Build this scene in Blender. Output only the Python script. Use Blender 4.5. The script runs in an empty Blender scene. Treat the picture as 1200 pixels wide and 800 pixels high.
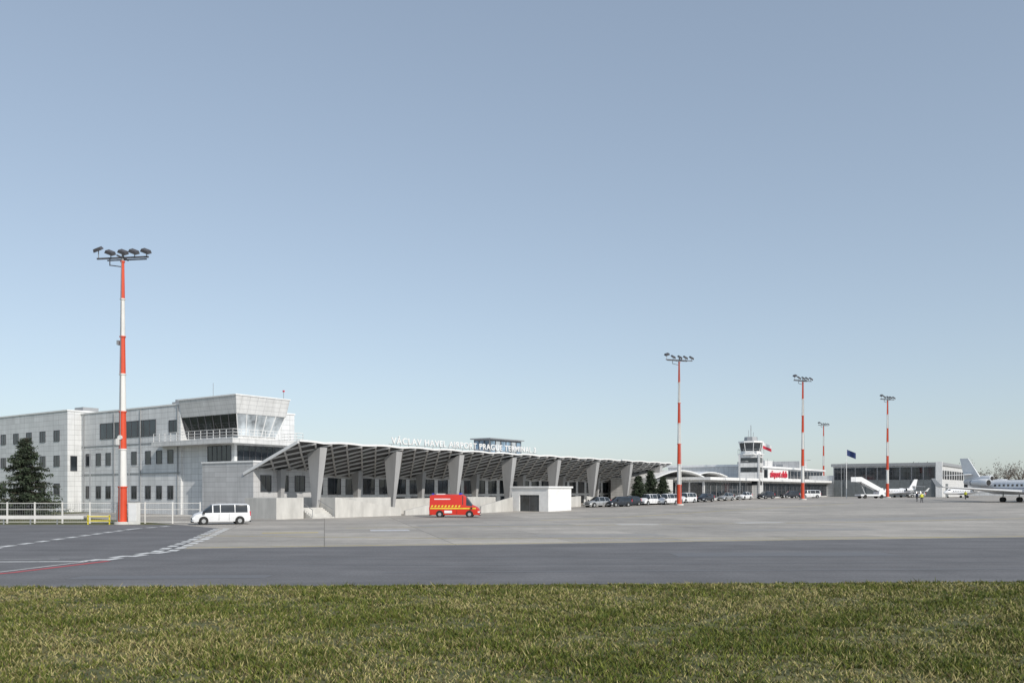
import bpy, bmesh, math, random
import numpy as np
from mathutils import Vector, Matrix
random.seed(7); np.random.seed(7)
scene=bpy.context.scene
R=math.radians
UX,UY=0.581,0.814          # direction of the terminal frontage
ANG=math.atan2(UY,UX)
OX,OY=-24.0,96.0

def gz(x,y):
    g=UX*x+UY*y
    return 1.3*min(1,max(0,(g-90)/100.0))

# ---------------------------------------------------------------- materials
def new_mat(name):
    m=bpy.data.materials.new(name); m.use_nodes=True
    nt=m.node_tree; b=nt.nodes['Principled BSDF']
    return m,nt,b
def N(nt,t,**kw):
    n=nt.nodes.new(t)
    for k,v in kw.items(): setattr(n,k,v)
    return n
def mulcol(nt,a,b):
    m=N(nt,'ShaderNodeMix',data_type='RGBA',blend_type='MULTIPLY'); m.inputs[0].default_value=1
    if isinstance(a,tuple): m.inputs[6].default_value=(*a,1)
    else: nt.links.new(a,m.inputs[6])
    nt.links.new(b,m.inputs[7]); return m.outputs[2]
def noisef(nt,vec,scale,detail,lo,hi,rough=.6,fmin=.3,fmax=.7):
    n=N(nt,'ShaderNodeTexNoise'); n.inputs['Scale'].default_value=scale; n.inputs['Detail'].default_value=detail
    n.inputs['Roughness'].default_value=rough
    nt.links.new(vec,n.inputs['Vector'])
    r=N(nt,'ShaderNodeMapRange'); r.inputs[1].default_value=fmin; r.inputs[2].default_value=fmax
    r.inputs[3].default_value=lo; r.inputs[4].default_value=hi
    nt.links.new(n.outputs[0],r.inputs[0]); return r.outputs[0]
def pm(name,col,rough=.6,metal=0,var=.12,scale=1.5,bump=0,bscale=20,spec=.5,stretch=None):
    m,nt,b=new_mat(name)
    tc=N(nt,'ShaderNodeTexCoord'); v=tc.outputs['Object']
    if stretch:
        mp=N(nt,'ShaderNodeMapping'); mp.inputs['Scale'].default_value=stretch; nt.links.new(v,mp.inputs[0]); v=mp.outputs[0]
    f=noisef(nt,v,scale,6,1-var,1+var)
    nt.links.new(mulcol(nt,col,f),b.inputs['Base Color'])
    b.inputs['Roughness'].default_value=rough; b.inputs['Metallic'].default_value=metal
    b.inputs['Specular IOR Level'].default_value=spec
    if bump:
        n=N(nt,'ShaderNodeTexNoise'); n.inputs['Scale'].default_value=bscale; n.inputs['Detail'].default_value=6
        nt.links.new(tc.outputs['Object'],n.inputs['Vector'])
        bp=N(nt,'ShaderNodeBump'); bp.inputs['Strength'].default_value=bump; bp.inputs['Distance'].default_value=.02
        nt.links.new(n.outputs[0],bp.inputs['Height']); nt.links.new(bp.outputs[0],b.inputs['Normal'])
    return m
def panelmat(name,c1,c2,cm,bw,rh,mortar=.02,rough=.5,offset=0):
    m,nt,b=new_mat(name)
    tc=N(nt,'ShaderNodeTexCoord'); s=N(nt,'ShaderNodeSeparateXYZ'); nt.links.new(tc.outputs['Object'],s.inputs[0])
    a=N(nt,'ShaderNodeMath',operation='ADD'); nt.links.new(s.outputs[0],a.inputs[0]); nt.links.new(s.outputs[1],a.inputs[1])
    c=N(nt,'ShaderNodeCombineXYZ'); nt.links.new(a.outputs[0],c.inputs[0]); nt.links.new(s.outputs[2],c.inputs[1])
    br=N(nt,'ShaderNodeTexBrick'); br.offset=offset; br.inputs['Scale'].default_value=1
    br.inputs['Brick Width'].default_value=bw; br.inputs['Row Height'].default_value=rh; br.inputs['Mortar Size'].default_value=mortar
    br.inputs['Color1'].default_value=(*c1,1); br.inputs['Color2'].default_value=(*c2,1); br.inputs['Mortar'].default_value=(*cm,1)
    nt.links.new(c.outputs[0],br.inputs['Vector'])
    mp=N(nt,'ShaderNodeMapping'); mp.inputs['Scale'].default_value=(.8,.8,.12); nt.links.new(tc.outputs['Object'],mp.inputs[0])
    f=noisef(nt,mp.outputs[0],1.6,6,.86,1.08)
    nt.links.new(mulcol(nt,br.outputs[0],f),b.inputs['Base Color']); b.inputs['Roughness'].default_value=rough
    return m
def glassmat(name,col=(.02,.025,.03),rough=.06):
    m,nt,b=new_mat(name)
    tc=N(nt,'ShaderNodeTexCoord')
    f=noisef(nt,tc.outputs['Object'],.45,3,.3,2.2)
    nt.links.new(mulcol(nt,col,f),b.inputs['Base Color'])
    b.inputs['Roughness'].default_value=rough; b.inputs['Specular IOR Level'].default_value=.7
    return m

M={}
M['wall']=panelmat('white_wall_panels',(.72,.73,.73),(.64,.65,.65),(.38,.38,.38),1.5,.75)
M['wall2']=panelmat('tower_panels',(.68,.68,.67),(.62,.62,.61),(.38,.38,.38),1.2,.55)
M['wallg']=panelmat('grey_wall_panels',(.56,.56,.56),(.49,.49,.49),(.30,.30,.30),2.2,.6)
M['conc']=pm('cast_concrete',(.52,.51,.48),.8,var=.18,scale=.9,bump=.3,bscale=6,stretch=(1,1,.3))
M['white']=pm('white_paint',(.78,.78,.77),.45,var=.08)
M['steel']=pm('grey_steel',(.33,.34,.35),.45,.3)
M['dsteel']=pm('dark_steel',(.09,.09,.10),.5,.2)
M['black']=pm('black_rubber',(.02,.02,.02),.8)
M['glass']=glassmat('window_glass')
M['glassl']=glassmat('painted_sky_glass',(.35,.38,.40),.12)  # pale base colour paints the sky's reflection into the panes
M['glassb']=glassmat('painted_blue_sky_glass',(.14,.20,.26),.05)  # blue base colour stands in for sky mirrored in the penthouse panes
M['red']=pm('red_paint',(.62,.07,.025),.45,var=.12,scale=1.2,stretch=(1,1,.3))
M['mwhite']=pm('mast_white_paint',(.72,.71,.68),.5,var=.10,scale=1.2,stretch=(1,1,.3))
M['vred']=pm('fire_red_paint',(.60,.035,.02),.25,var=.04)
M['vwhite']=pm('vehicle_white',(.72,.73,.74),.25,var=.04)
M['vsilver']=pm('vehicle_silver',(.45,.46,.47),.25,.5,var=.04)
M['vdark']=pm('vehicle_dark',(.03,.035,.045),.25,var=.04)
M['yellow']=pm('yellow_paint',(.75,.62,.05),.5)
M['roofg']=pm('roof_grey',(.30,.31,.32),.6,var=.1)
M['canrib']=pm('canopy_ribs',(.50,.50,.50),.5,var=.08)
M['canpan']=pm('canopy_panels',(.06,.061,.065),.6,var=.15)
M['colm']=pm('column_concrete',(.36,.36,.36),.75,var=.10,scale=.8,stretch=(1,1,.3))
M['light']=pm('lamp_lens',(.75,.78,.8),.15)
M['blue']=pm('blue_beacon',(.02,.08,.6),.2)
M['bark']=pm('bark',(.10,.075,.055),.9,var=.3,scale=8)
M['signred']=pm('red_sign',(.60,.03,.06),.5)
M['navy']=pm('navy_cloth',(.02,.04,.14),.7)
M['doorgrey']=pm('hangar_doors',(.15,.165,.17),.5,var=.15)  # grey of the hangar doors, tone varies slightly at random

# ---------------------------------------------------------------- helpers
COL=scene.collection
def link(o,parent=None):
    COL.objects.link(o)
    if parent: o.parent=parent
    return o
def empty(name,loc=(0,0,0),ang=0):
    e=bpy.data.objects.new(name,None); e.empty_display_size=.5
    e.location=loc; e.rotation_euler=(0,0,ang); return link(e)
class B:
    def __init__(s): s.v=[];s.f=[];s.m=[];s.mats=[]
    def mi(s,mat):
        mat=M[mat] if isinstance(mat,str) else mat
        if mat not in s.mats: s.mats.append(mat)
        return s.mats.index(mat)
    def poly(s,pts,mat):
        i=len(s.v); s.v+= [tuple(p) for p in pts]; s.f.append(tuple(range(i,i+len(pts)))); s.m.append(s.mi(mat))
    def hexa(s,p,mat):   # p: 4 bottom ccw then 4 top
        i=len(s.v); s.v+=[tuple(q) for q in p]; k=s.mi(mat)
        for f in ((3,2,1,0),(4,5,6,7),(0,1,5,4),(1,2,6,5),(2,3,7,6),(3,0,4,7)):
            s.f.append(tuple(i+a for a in f)); s.m.append(k)
    def box(s,x0,x1,y0,y1,z0,z1,mat):
        s.hexa([(x0,y0,z0),(x1,y0,z0),(x1,y1,z0),(x0,y1,z0),(x0,y0,z1),(x1,y0,z1),(x1,y1,z1),(x0,y1,z1)],mat)
    def bar(s,a,b,w,mat,w2=None):
        a=Vector(a);b=Vector(b);d=(b-a).normalized(); w2=w if w2 is None else w2
        up=Vector((0,0,1)) if abs(d.z)<.95 else Vector((1,0,0))
        x=d.cross(up).normalized(); y=x.cross(d).normalized()
        p=[]
        for c,ww in ((a,w),(b,w2)):
            for sx,sy in ((-1,-1),(1,-1),(1,1),(-1,1)): p.append(c+x*sx*ww/2+y*sy*ww/2)
        s.hexa(p,mat)
    def cyl(s,a,b,r0,r1,mat,n=12,caps=True):
        a=Vector(a);b=Vector(b);d=(b-a).normalized()
        up=Vector((0,0,1)) if abs(d.z)<.95 else Vector((1,0,0))
        x=d.cross(up).normalized(); y=x.cross(d).normalized()
        i=len(s.v); k=s.mi(mat)
        for c,r in ((a,r0),(b,r1)):
            for j in range(n):
                t=2*math.pi*j/n; s.v.append(tuple(c+x*math.cos(t)*r+y*math.sin(t)*r))
        for j in range(n):
            s.f.append((i+j,i+(j+1)%n,i+n+(j+1)%n,i+n+j)); s.m.append(k)
        if caps:
            s.f.append(tuple(i+j for j in range(n))[::-1]); s.m.append(k)
            s.f.append(tuple(i+n+j for j in range(n))); s.m.append(k)
    def loft(s,rings,matf,caps=True):
        i=len(s.v); n=len(rings[0])
        for r in rings: s.v+=[tuple(p) for p in r]
        for a in range(len(rings)-1):
            for k in range(n):
                s.f.append((i+a*n+k,i+a*n+(k+1)%n,i+(a+1)*n+(k+1)%n,i+(a+1)*n+k)); s.m.append(s.mi(matf(a,k)))
        if caps:
            s.f.append(tuple(i+k for k in range(n))); s.m.append(s.mi(matf(0,-1)))
            e=i+(len(rings)-1)*n
            s.f.append(tuple(e+k for k in range(n))); s.m.append(s.mi(matf(len(rings)-2,-1)))
    def obj(s,name,parent=None,smooth=False,bevel=0,fix=True):
        me=bpy.data.meshes.new(name); me.from_pydata(s.v,[],s.f)
        for m in s.mats: me.materials.append(m)
        me.polygons.foreach_set('material_index',s.m)
        if fix:
            bm=bmesh.new(); bm.from_mesh(me); bmesh.ops.recalc_face_normals(bm,faces=bm.faces); bm.to_mesh(me); bm.free()
        if smooth:
            me.polygons.foreach_set('use_smooth',[True]*len(me.polygons))
            me.set_sharp_from_angle(angle=R(35))
        o=bpy.data.objects.new(name,me); link(o,parent)
        if bevel:
            b=o.modifiers.new('bevel','BEVEL'); b.width=bevel; b.segments=2; b.limit_method='ANGLE'
        return o

def window(b,axis,p,a0,a1,z0,z1,nm=1,glass='glass',frame='dsteel',fw=.07,nh=0):
    def bx(a,c,d0,d1,e,f,m):
        if axis=='x': b.box(p-d1,p-d0,a,c,e,f,m)
        else: b.box(a,c,p-d1,p-d0,e,f,m)
    bx(a0+fw,a1-fw,-.05,.02,z0+fw,z1-fw,glass)
    bx(a0,a0+fw,-.05,.07,z0,z1,frame); bx(a1-fw,a1,-.05,.07,z0,z1,frame)
    bx(a0+fw,a1-fw,-.05,.068,z1-fw,z1,frame); bx(a0+fw,a1-fw,-.05,.09,z0,z0+fw,frame)
    for i in range(1,nm):
        c=a0+(a1-a0)*i/nm; bx(c-fw/2,c+fw/2,.021,.06,z0+fw,z1-fw,frame)
    for i in range(1,nh+1):
        c=z0+(z1-z0)*i/(nh+1); bx(a0+fw,a1-fw,.021,.055,c-fw/2,c+fw/2,frame)

# ---------------------------------------------------------------- ground sheets
def sheet(name,pts,off,mat,parent=None):
    bm=bmesh.new()
    vs=[bm.verts.new((x,y,0)) for x,y in pts]; bm.faces.new(vs)
    for g in (90,190):
        geom=bm.verts[:]+bm.edges[:]+bm.faces[:]
        L=math.hypot(UX,UY)
        bmesh.ops.bisect_plane(bm,geom=geom,plane_co=(UX*g/(L*L),UY*g/(L*L),0),plane_no=(UX,UY,0))
    for v in bm.verts: v.co.z=gz(v.co.x,v.co.y)+off
    bmesh.ops.recalc_face_normals(bm,faces=bm.faces)
    for f in bm.faces:
        if f.normal.z<0: f.normal_flip()
    me=bpy.data.meshes.new(name); bm.to_mesh(me); bm.free(); me.materials.append(mat)
    return link(bpy.data.objects.new(name,me),parent)

def edge_y(x): return 28.9+.054*x

# soil / lawn base
m,nt,b=new_mat('turf'); tc=N(nt,'ShaderNodeTexCoord'); v=tc.outputs['Object']
r=N(nt,'ShaderNodeValToRGB'); r.color_ramp.elements[0].position=.3; r.color_ramp.elements[1].position=.7
r.color_ramp.elements[0].color=(.05,.062,.018,1); r.color_ramp.elements[1].color=(.16,.15,.06,1)
n=N(nt,'ShaderNodeTexNoise'); n.inputs['Scale'].default_value=1.7; n.inputs['Detail'].default_value=8; nt.links.new(v,n.inputs[0]); nt.links.new(n.outputs[0],r.inputs[0])
nt.links.new(mulcol(nt,r.outputs[0],noisef(nt,v,25,4,.6,1.4)),b.inputs['Base Color']); b.inputs['Roughness'].default_value=.95
M['turf']=m
sheet('ground',[(-3000,-600),(3000,-600),(3000,4000),(-3000,4000)],0,m)

# asphalt
m,nt,b=new_mat('asphalt'); tc=N(nt,'ShaderNodeTexCoord'); v=tc.outputs['Object']
mp=N(nt,'ShaderNodeMapping'); mp.inputs['Scale'].default_value=(.05,.6,1); mp.inputs['Rotation'].default_value=(0,0,R(-3)); nt.links.new(v,mp.inputs[0])
c=mulcol(nt,(.146,.143,.145),noisef(nt,mp.outputs[0],1.0,7,.82,1.18))
c=mulcol(nt,c,noisef(nt,v,.25,6,.82,1.16)); c=mulcol(nt,c,noisef(nt,v,9,6,.68,1.32,.75))
nt.links.new(c,b.inputs['Base Color']); b.inputs['Roughness'].default_value=.85
bp=N(nt,'ShaderNodeBump'); bp.inputs['Strength'].default_value=.4; bp.inputs['Distance'].default_value=.01
n=N(nt,'ShaderNodeTexNoise'); n.inputs['Scale'].default_value=60; nt.links.new(v,n.inputs[0]); nt.links.new(n.outputs[0],bp.inputs['Height']); nt.links.new(bp.outputs[0],b.inputs['Normal'])
M['asphalt']=m
sheet('asphalt_taxiway',[(-300,edge_y(-300)),(600,edge_y(600)),(600,300),(-29.3,79),(-300,79)],.004,m)

# concrete apron with slab joints, stains
m,nt,b=new_mat('apron_concrete'); tc=N(nt,'ShaderNodeTexCoord'); v=tc.outputs['Object']
mp=N(nt,'ShaderNodeMapping'); mp.inputs['Rotation'].default_value=(0,0,-R(12.4)); nt.links.new(v,mp.inputs[0])
br=N(nt,'ShaderNodeTexBrick'); br.offset=0; br.inputs['Scale'].default_value=1; br.inputs['Brick Width'].default_value=7.5; br.inputs['Row Height'].default_value=5
br.inputs['Mortar Size'].default_value=.035; br.inputs['Mortar Smooth'].default_value=.3; br.inputs['Color1'].default_value=(.455,.42,.37,1); br.inputs['Color2'].default_value=(.355,.33,.295,1); br.inputs['Mortar'].default_value=(.21,.195,.17,1)
nt.links.new(mp.outputs[0],br.inputs[0])
c=mulcol(nt,br.outputs[0],noisef(nt,v,.09,8,.76,1.12)); c=mulcol(nt,c,noisef(nt,v,.9,6,.88,1.12))
mp2=N(nt,'ShaderNodeMapping'); mp2.inputs['Rotation'].default_value=(0,0,-R(30)); mp2.inputs['Scale'].default_value=(.03,.7,1); nt.links.new(v,mp2.inputs[0])
c=mulcol(nt,c,noisef(nt,mp2.outputs[0],1,5,.80,1.10)); c=mulcol(nt,c,noisef(nt,v,7,6,.84,1.16,.75))
nt.links.new(c,b.inputs['Base Color']); b.inputs['Roughness'].default_value=.8
M['apron']=m
sheet('concrete_apron',[(-18.2,46.2),(-17,46.6),(600,182),(600,900),(-30,500),(-60,110),(-31,79),(-24.3,71)],.008,m)

# painted markings
def wornpaint(name,col,under,amt=.5):
    m,nt,b=new_mat(name); tc=N(nt,'ShaderNodeTexCoord')
    mx=N(nt,'ShaderNodeMix',data_type='RGBA'); mx.inputs[6].default_value=(*under,1); mx.inputs[7].default_value=(*col,1)
    nt.links.new(noisef(nt,tc.outputs['Object'],3,6,amt,1,.7,.35,.55),mx.inputs[0]); nt.links.new(mx.outputs[2],b.inputs['Base Color']); b.inputs['Roughness'].default_value=.7
    return m
PW=wornpaint('white_marking',(.70,.70,.68),(.2,.2,.2),.5); PY=wornpaint('yellow_marking',(.52,.42,.14),(.36,.34,.30),.25)
PR=wornpaint('red_marking',(.55,.07,.08),(.15,.13,.13),.5); PD=wornpaint('dark_patch',(.15,.15,.155),(.17,.17,.175),.3); PL=wornpaint('light_patch',(.56,.56,.57),(.38,.37,.36),.3)
PG=wornpaint('grey_patch',(.30,.285,.265),(.35,.335,.31),.3)
mk=empty('road_markings')
def line(name,pts,w,mat,dash=None,gap=0,off=.012):
    for (x0,y0),(x1,y1) in zip(pts[:-1],pts[1:]):
        L=math.hypot(x1-x0,y1-y0); dx,dy=(x1-x0)/L,(y1-y0)/L; nx,ny=-dy*w/2,dx*w/2
        segs=[(0,L)] if not dash else [(s,min(L,s+dash)) for s in np.arange(0,L,dash+gap)]
        for s0,s1 in segs:
            a=(x0+dx*s0,y0+dy*s0); c=(x0+dx*s1,y0+dy*s1)
            sheet(name,[(a[0]-nx,a[1]-ny),(c[0]-nx,c[1]-ny),(c[0]+nx,c[1]+ny),(a[0]+nx,a[1]+ny)],off,mat,mk)
line('dashed_white',[(-27.5,44),(-28.7,48),(-31.2,70),(-30.5,76)],.5,PW,1.4,.9)
line('dashed_white',[(-19.2,38.3),(-18.4,44),(-20.6,55),(-24.5,71)],.5,PW,1.2,.9)
line('dashed_white',[(-18.6,38.9),(-17.8,44.6),(-20.0,55.6),(-23.9,71.6)],.5,PW,1.2,.9)
line('red_line',[(-21.5,29.5),(-19.4,33),(-18.2,38.5)],.32,PR)
line('edge_white',[(-21.9,30.2),(-20.0,33.3),(-19.0,38.5)],.15,PW)
line('stop_white',[(-60,36),(-19.2,38.2)],.32,PW)
line('stop_white',[(-60,38.6),(-21,39.6)],.12,PW)
line('yellow_edge',[(-18.0,47.2),(200,47.2+218*.22)],.34,PY)
line('yellow_lead',[(-22,60),(-14,58.5),(-2,56),(30,58)],.3,PY,off=.013)
line('yellow_lead',[(3,90),(9,96),(30,120),(60,150)],.4,PY,off=.013)
line('yellow_lead',[(-14,72),(60,92),(160,130)],.35,PY,off=.014)
for (x,y,w,h,k) in ((-11,66.5,3,2.2,PL),(22,82,5,2,PL),(60,97,6,3,PL),(-18.5,63,4,1.2,PY),(2,58,9,3,PG),(-8,74,14,4,PG),(18,66,12,3.5,PG),(34,88,20,5,PG),(10,78,4,2,PL)):
    sheet('patch',[(x,y),(x+w,y+.2*w),(x+w-h*.2,y+.2*w+h),(x-h*.2,y+h)],.011,k,mk)
for (x,y,w,h) in ((-5,33,26,.35),(-14,39,40,.3),(-10,36,60,.25),(-16,30.6,7,1.2),(8,41,11,2.4)):
    sheet('patch',[(x,y),(x+w,y+.06*w),(x+w,y+.06*w+h),(x,y+h)],.009,PD,mk)

# ---------------------------------------------------------------- foreground grass (one mesh)
def make_grass():
    n=680000
    y=11+ (44-11)*np.random.rand(n)**1.1
    x=(np.random.rand(n)*2-1)*(.64*y+5)
    ey=28.9+.054*x
    def nz(x,y,s,ph): return (np.sin(x*s+ph+1.7*np.sin(y*s*.7+ph))+np.sin(y*s*1.13-ph*2+1.3*np.sin(x*s*.9)))/2
    cl=.40*nz(x,y,1.1,.3)+.35*nz(x,y,3.1,1.1)+.35*nz(x+.3*y,y,8.3,2.2)+.2*nz(x-.4*y,y,14.7,3.2)
    keep=(y<ey+.10*nz(x,y,2.3,.5)+.08*nz(x,y,9,.2)-.05)&(np.random.rand(n)<(.62+.5*cl))
    x=x[keep];y=y[keep];cl=cl[keep]; n=len(x)
    h=(.05+.05*np.random.rand(n))*(1+.7*cl)*(1+ (np.random.rand(n)<.03)*.9)
    w=.014+.012*np.random.rand(n)+.0005*y
    a=np.random.rand(n)*2*np.pi; la=np.random.rand(n)*2*np.pi; ll=h*(.2+1.2*np.random.rand(n))
    co=np.zeros((n,3,3),np.float32)
    co[:,0,0]=x-np.cos(a)*w/2; co[:,0,1]=y-np.sin(a)*w/2
    co[:,1,0]=x+np.cos(a)*w/2; co[:,1,1]=y+np.sin(a)*w/2
    co[:,2,0]=x+np.cos(la)*ll; co[:,2,1]=y+np.sin(la)*ll; co[:,2,2]=h
    me=bpy.data.meshes.new('grass'); me.vertices.add(n*3); me.vertices.foreach_set('co',co.ravel())
    me.loops.add(n*3); me.loops.foreach_set('vertex_index',np.arange(n*3,dtype=np.int32))
    me.polygons.add(n); me.polygons.foreach_set('loop_start',np.arange(0,n*3,3,dtype=np.int32)); 
    me.update(calc_edges=True)
    g=np.array([.180,.205,.038]);g2=np.array([.085,.120,.024]);s=np.array([.46,.40,.18]); br=np.array([.19,.145,.07])
    t=np.random.rand(n)
    big=nz(x*.8+3,y*1.6,.35,4)*.5+nz(x,y*1.5,.8,1.7)*.5
    ps=np.clip(.27-.32*cl+.30*big,.03,.85)
    c=np.where((t<ps)[:,None],s,np.where((t<ps+.12)[:,None],br,np.where((np.random.rand(n)<.62-.3*cl)[:,None],g,g2)))
    c=c*(.65+.7*np.random.rand(n))[:,None]
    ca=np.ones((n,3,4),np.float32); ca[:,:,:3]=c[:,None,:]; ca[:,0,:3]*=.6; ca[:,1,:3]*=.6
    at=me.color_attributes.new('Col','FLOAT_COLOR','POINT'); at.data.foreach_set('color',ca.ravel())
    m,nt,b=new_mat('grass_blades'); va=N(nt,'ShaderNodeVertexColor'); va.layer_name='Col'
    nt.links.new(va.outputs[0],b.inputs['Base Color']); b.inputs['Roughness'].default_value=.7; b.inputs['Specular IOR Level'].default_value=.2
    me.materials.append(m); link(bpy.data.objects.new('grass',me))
make_grass()

# ---------------------------------------------------------------- left building with control tower
lb=empty('airport_office_building',(OX,OY,0),ANG)
b=B(); b.box(1.2,20,24.4,49.3,-.3,14.3,'wall'); b.box(1.1,20.1,24.3,49.2,14.3,14.5,'white')
b.box(-.8,20,49.3,95,-.3,14.7,'wall'); b.box(-.9,20.1,49.2,95.1,14.7,14.9,'white')
b.box(1.5,9.6,13.6,24.4,-.3,8.9,'wall')
b.obj('walls',lb)
b=B(); b.box(0,9.4,8,18,-.3,6.5,'wallg'); b.box(-.1,9.5,7.9,18.1,6.5,6.7,'white')
b.obj('base_wing',lb)
b=B()
window(b,'x',1.2,30,37.4,10.5,12.7,5); window(b,'x',1.2,39,44,10.5,12.7,3); window(b,'x',1.2,25,27.0,10.7,12.4,2)
for i,a in enumerate((26,28.6,31.2,34.6,37.2,41.2,43.8,46.6)):
    window(b,'x',1.2,a,a+1.3,6.7,8.5,1); window(b,'x',1.2,a,a+1.3,2.0,3.8,2)
for a in np.arange(51.5,92,4.2):
    for z in (2.6,6.7,10.4): window(b,'x',-.8,a,a+1.7,z,z+1.6,2)
window(b,'y',49.3,-.4,.6,6,8.2,1)
b.box(1.12,1.195,24.5,49,9.45,9.6,'steel'); b.box(1.12,1.195,24.5,49,5.4,5.55,'steel')
for a in (24.9,33.6,40.2,48.4): b.box(1.06,1.19,a,a+.12,0,14.2,'steel')
window(b,'x',1.5,14.2,19,6.8,8.75,5); window(b,'y',13.6,1.9,9.2,6.8,8.75,8)
window(b,'y',8,1.0,2.6,3.0,5.0,2);window(b,'y',8,3.6,5.2,3.0,5.0,2);window(b,'y',8,6.2,7.8,3.0,5.0,2)
b.obj('windows',lb)
b=B()
for (x0,y0,sx,sy,h) in ((6,30,2,3,1.0),(10,38,3,2,1.4),(5,56,2.5,2.5,1.2),(9,66,2,4,.9)):
    b.box(x0,x0+sx,y0,y0+sy,14.3,14.9+h,'roofg')
b.obj('roof_vents',lb)
# tower
b=B()
b.box(-.4,10.8,11.4,28.5,8.9,9.5,'wall2')
x0,x1,y0,y1=.9,9.2,12.5,24.4
b.hexa([(x0+.35,y0+.35,12.6),(x1-.35,y0+.35,12.6),(x1-.35,y1-.2,12.6),(x0+.35,y1-.2,12.6),(x0,y0,14.8),(x1,y0,14.8),(x1,y1,14.8),(x0,y1,14.8)],'wall2')
b.box(x0-.08,x1+.08,y0-.08,y1+.08,14.8,14.95,'white')
b.box(x0+1.3,x1-1.3,y0+1.3,y1,9.5,9.95,'wall2')
b.obj('tower_shell',lb)
b=B()
gb=(x0+1.25,x1-1.25,y0+1.25,y1); gt=(x0+.42,x1-.42,y0+.42,y1-.2); za,zb_=9.95,12.6
b.poly([(gb[0],gb[2],za),(gb[0],gb[3],za),(gt[0],gt[3],zb_),(gt[0],gt[2],zb_)],'glass')
b.poly([(gb[0],gb[2],za),(gb[1],gb[2],za),(gt[1],gt[2],zb_),(gt[0],gt[2],zb_)],'glassl')
b.poly([(gb[1],gb[2],za),(gb[1],gb[3],za),(gt[1],gt[3],zb_),(gt[1],gt[2],zb_)],'glass')
b.poly([(gb[0],gb[3],za),(gb[1],gb[3],za),(gt[1],gt[3],zb_),(gt[0],gt[3],zb_)],'wall2')
for i in range(8):
    f=i/7
    b.bar((gb[0]-.02,gb[2]+(gb[3]-gb[2])*f,za),(gt[0]-.02,gt[2]+(gt[3]-gt[2])*f,zb_),.09,'dsteel')
for i in range(6):
    f=i/5
    b.bar((gb[0]+(gb[1]-gb[0])*f,gb[2]-.02,za),(gt[0]+(gt[1]-gt[0])*f,gt[2]-.02,zb_),.10,'white')
b.obj('tower_glazing',lb,fix=False)
b=B()
def rail(pts,z,h,step=1.2):
    for p,q in zip(pts[:-1],pts[1:]):
        L=math.hypot(q[0]-p[0],q[1]-p[1]); n=max(1,int(L/step))
        for zz in (h,h*.66,h*.33): b.bar((*p,z+zz),(*q,z+zz),.05,'white')
        for i in range(n+1):
            x=p[0]+(q[0]-p[0])*i/n; y=p[1]+(q[1]-p[1])*i/n; b.bar((x,y,z),(x,y,z+h),.05,'white')
rail([(-.2,28.3),(-.2,11.6),(10.6,11.6),(10.6,20)],9.5,1.1)
b.obj('balcony_railing',lb)
b=B(); b.bar((8.6,13,14.95),(8.6,13,16.0),.05,'steel'); b.box(8.5,8.7,12.9,13.1,15.9,16.1,'signred')
b.bar((3,20,14.95),(3,20,17),.04,'steel'); b.box(4,6,16,19,14.95,15.3,'steel')
b.obj('roof_beacon',lb,fix=False)

# ---------------------------------------------------------------- terminal + canopy
tb=empty('airport_terminal',(OX,OY,0),ANG)
b=B(); b.box(9.6,98,10.2,30,-.3,7.0,'wall'); b.box(9.5,98.1,10.1,30.1,7.0,7.2,'white')
b.box(57.2,67,16.2,19.8,7.2,12.3,'steel'); b.box(56.7,67.3,15.7,20.3,12.3,12.5,'steel'); b.box(72,76,17,20,7.2,9.6,'white')
b.box(30,34,18,22,7.2,8.6,'roofg')
b.obj('walls',tb)
b=B()
a=10.4
while a<96:
    window(b,'y',10.2,a,a+2.3,2.6,5.0,2); window(b,'y',10.2,a+.2,a+2.1,.1,2.2,2); a+=3.2
for i in range(3): window(b,'x',57.2,16.3+i*1.15,17.4+i*1.15,9.4,12.1,1,glass='glassb')
for i in range(6): window(b,'y',16.2,57.3+i*1.6,58.8+i*1.6,9.4,12.1,1,glass='glassb' if i%3!=1 else 'glassl')
b.obj('windows',tb)

cn=empty('terminal_canopy',(OX,OY,0),ANG)
W=1.22; NI=80; NJ=8
def cz(t,bb):
    f=abs(math.sin(math.pi*(t-3.8)/6.4))
    return 8.4-.36*bb+.16*(f-.5)
b=B()
for i in range(NI):
    for j in range(NJ):
        p=[(i*W,j*W),((i+1)*W,j*W),((i+1)*W,(j+1)*W),(i*W,(j+1)*W)]
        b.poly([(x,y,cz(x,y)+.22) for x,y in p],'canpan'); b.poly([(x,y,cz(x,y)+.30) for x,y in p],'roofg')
b.obj('roof_panels',cn,fix=False)
b=B()
def plate(p,q,th=.12,lo=0,hi=.21,mat='canrib'):
    d=Vector((q[0]-p[0],q[1]-p[1])).normalized(); nx,ny=-d.y*th/2,d.x*th/2
    zp,zq=cz(*p),cz(*q)
    b.hexa([(p[0]-nx,p[1]-ny,zp+lo),(q[0]-nx,q[1]-ny,zq+lo),(q[0]+nx,q[1]+ny,zq+lo),(p[0]+nx,p[1]+ny,zp+lo),
            (p[0]-nx,p[1]-ny,zp+hi),(q[0]-nx,q[1]-ny,zq+hi),(q[0]+nx,q[1]+ny,zq+hi),(p[0]+nx,p[1]+ny,zp+hi)],mat)
for i in range(NI+1):
    for j in range(NJ+1):
        if (i+j)%2==0:
            for dj in (-1,1):
                if 0<=j+dj<=NJ and i<NI: plate((i*W,j*W),((i+1)*W,(j+dj)*W),th=.20,lo=.0)
for i in range(NI): 
    plate((i*W,-.12),((i+1)*W,-.12),.1,.14,.36,'white'); plate((i*W,NJ*W+.08),((i+1)*W,NJ*W+.08),.12,-.1,.3)
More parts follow.
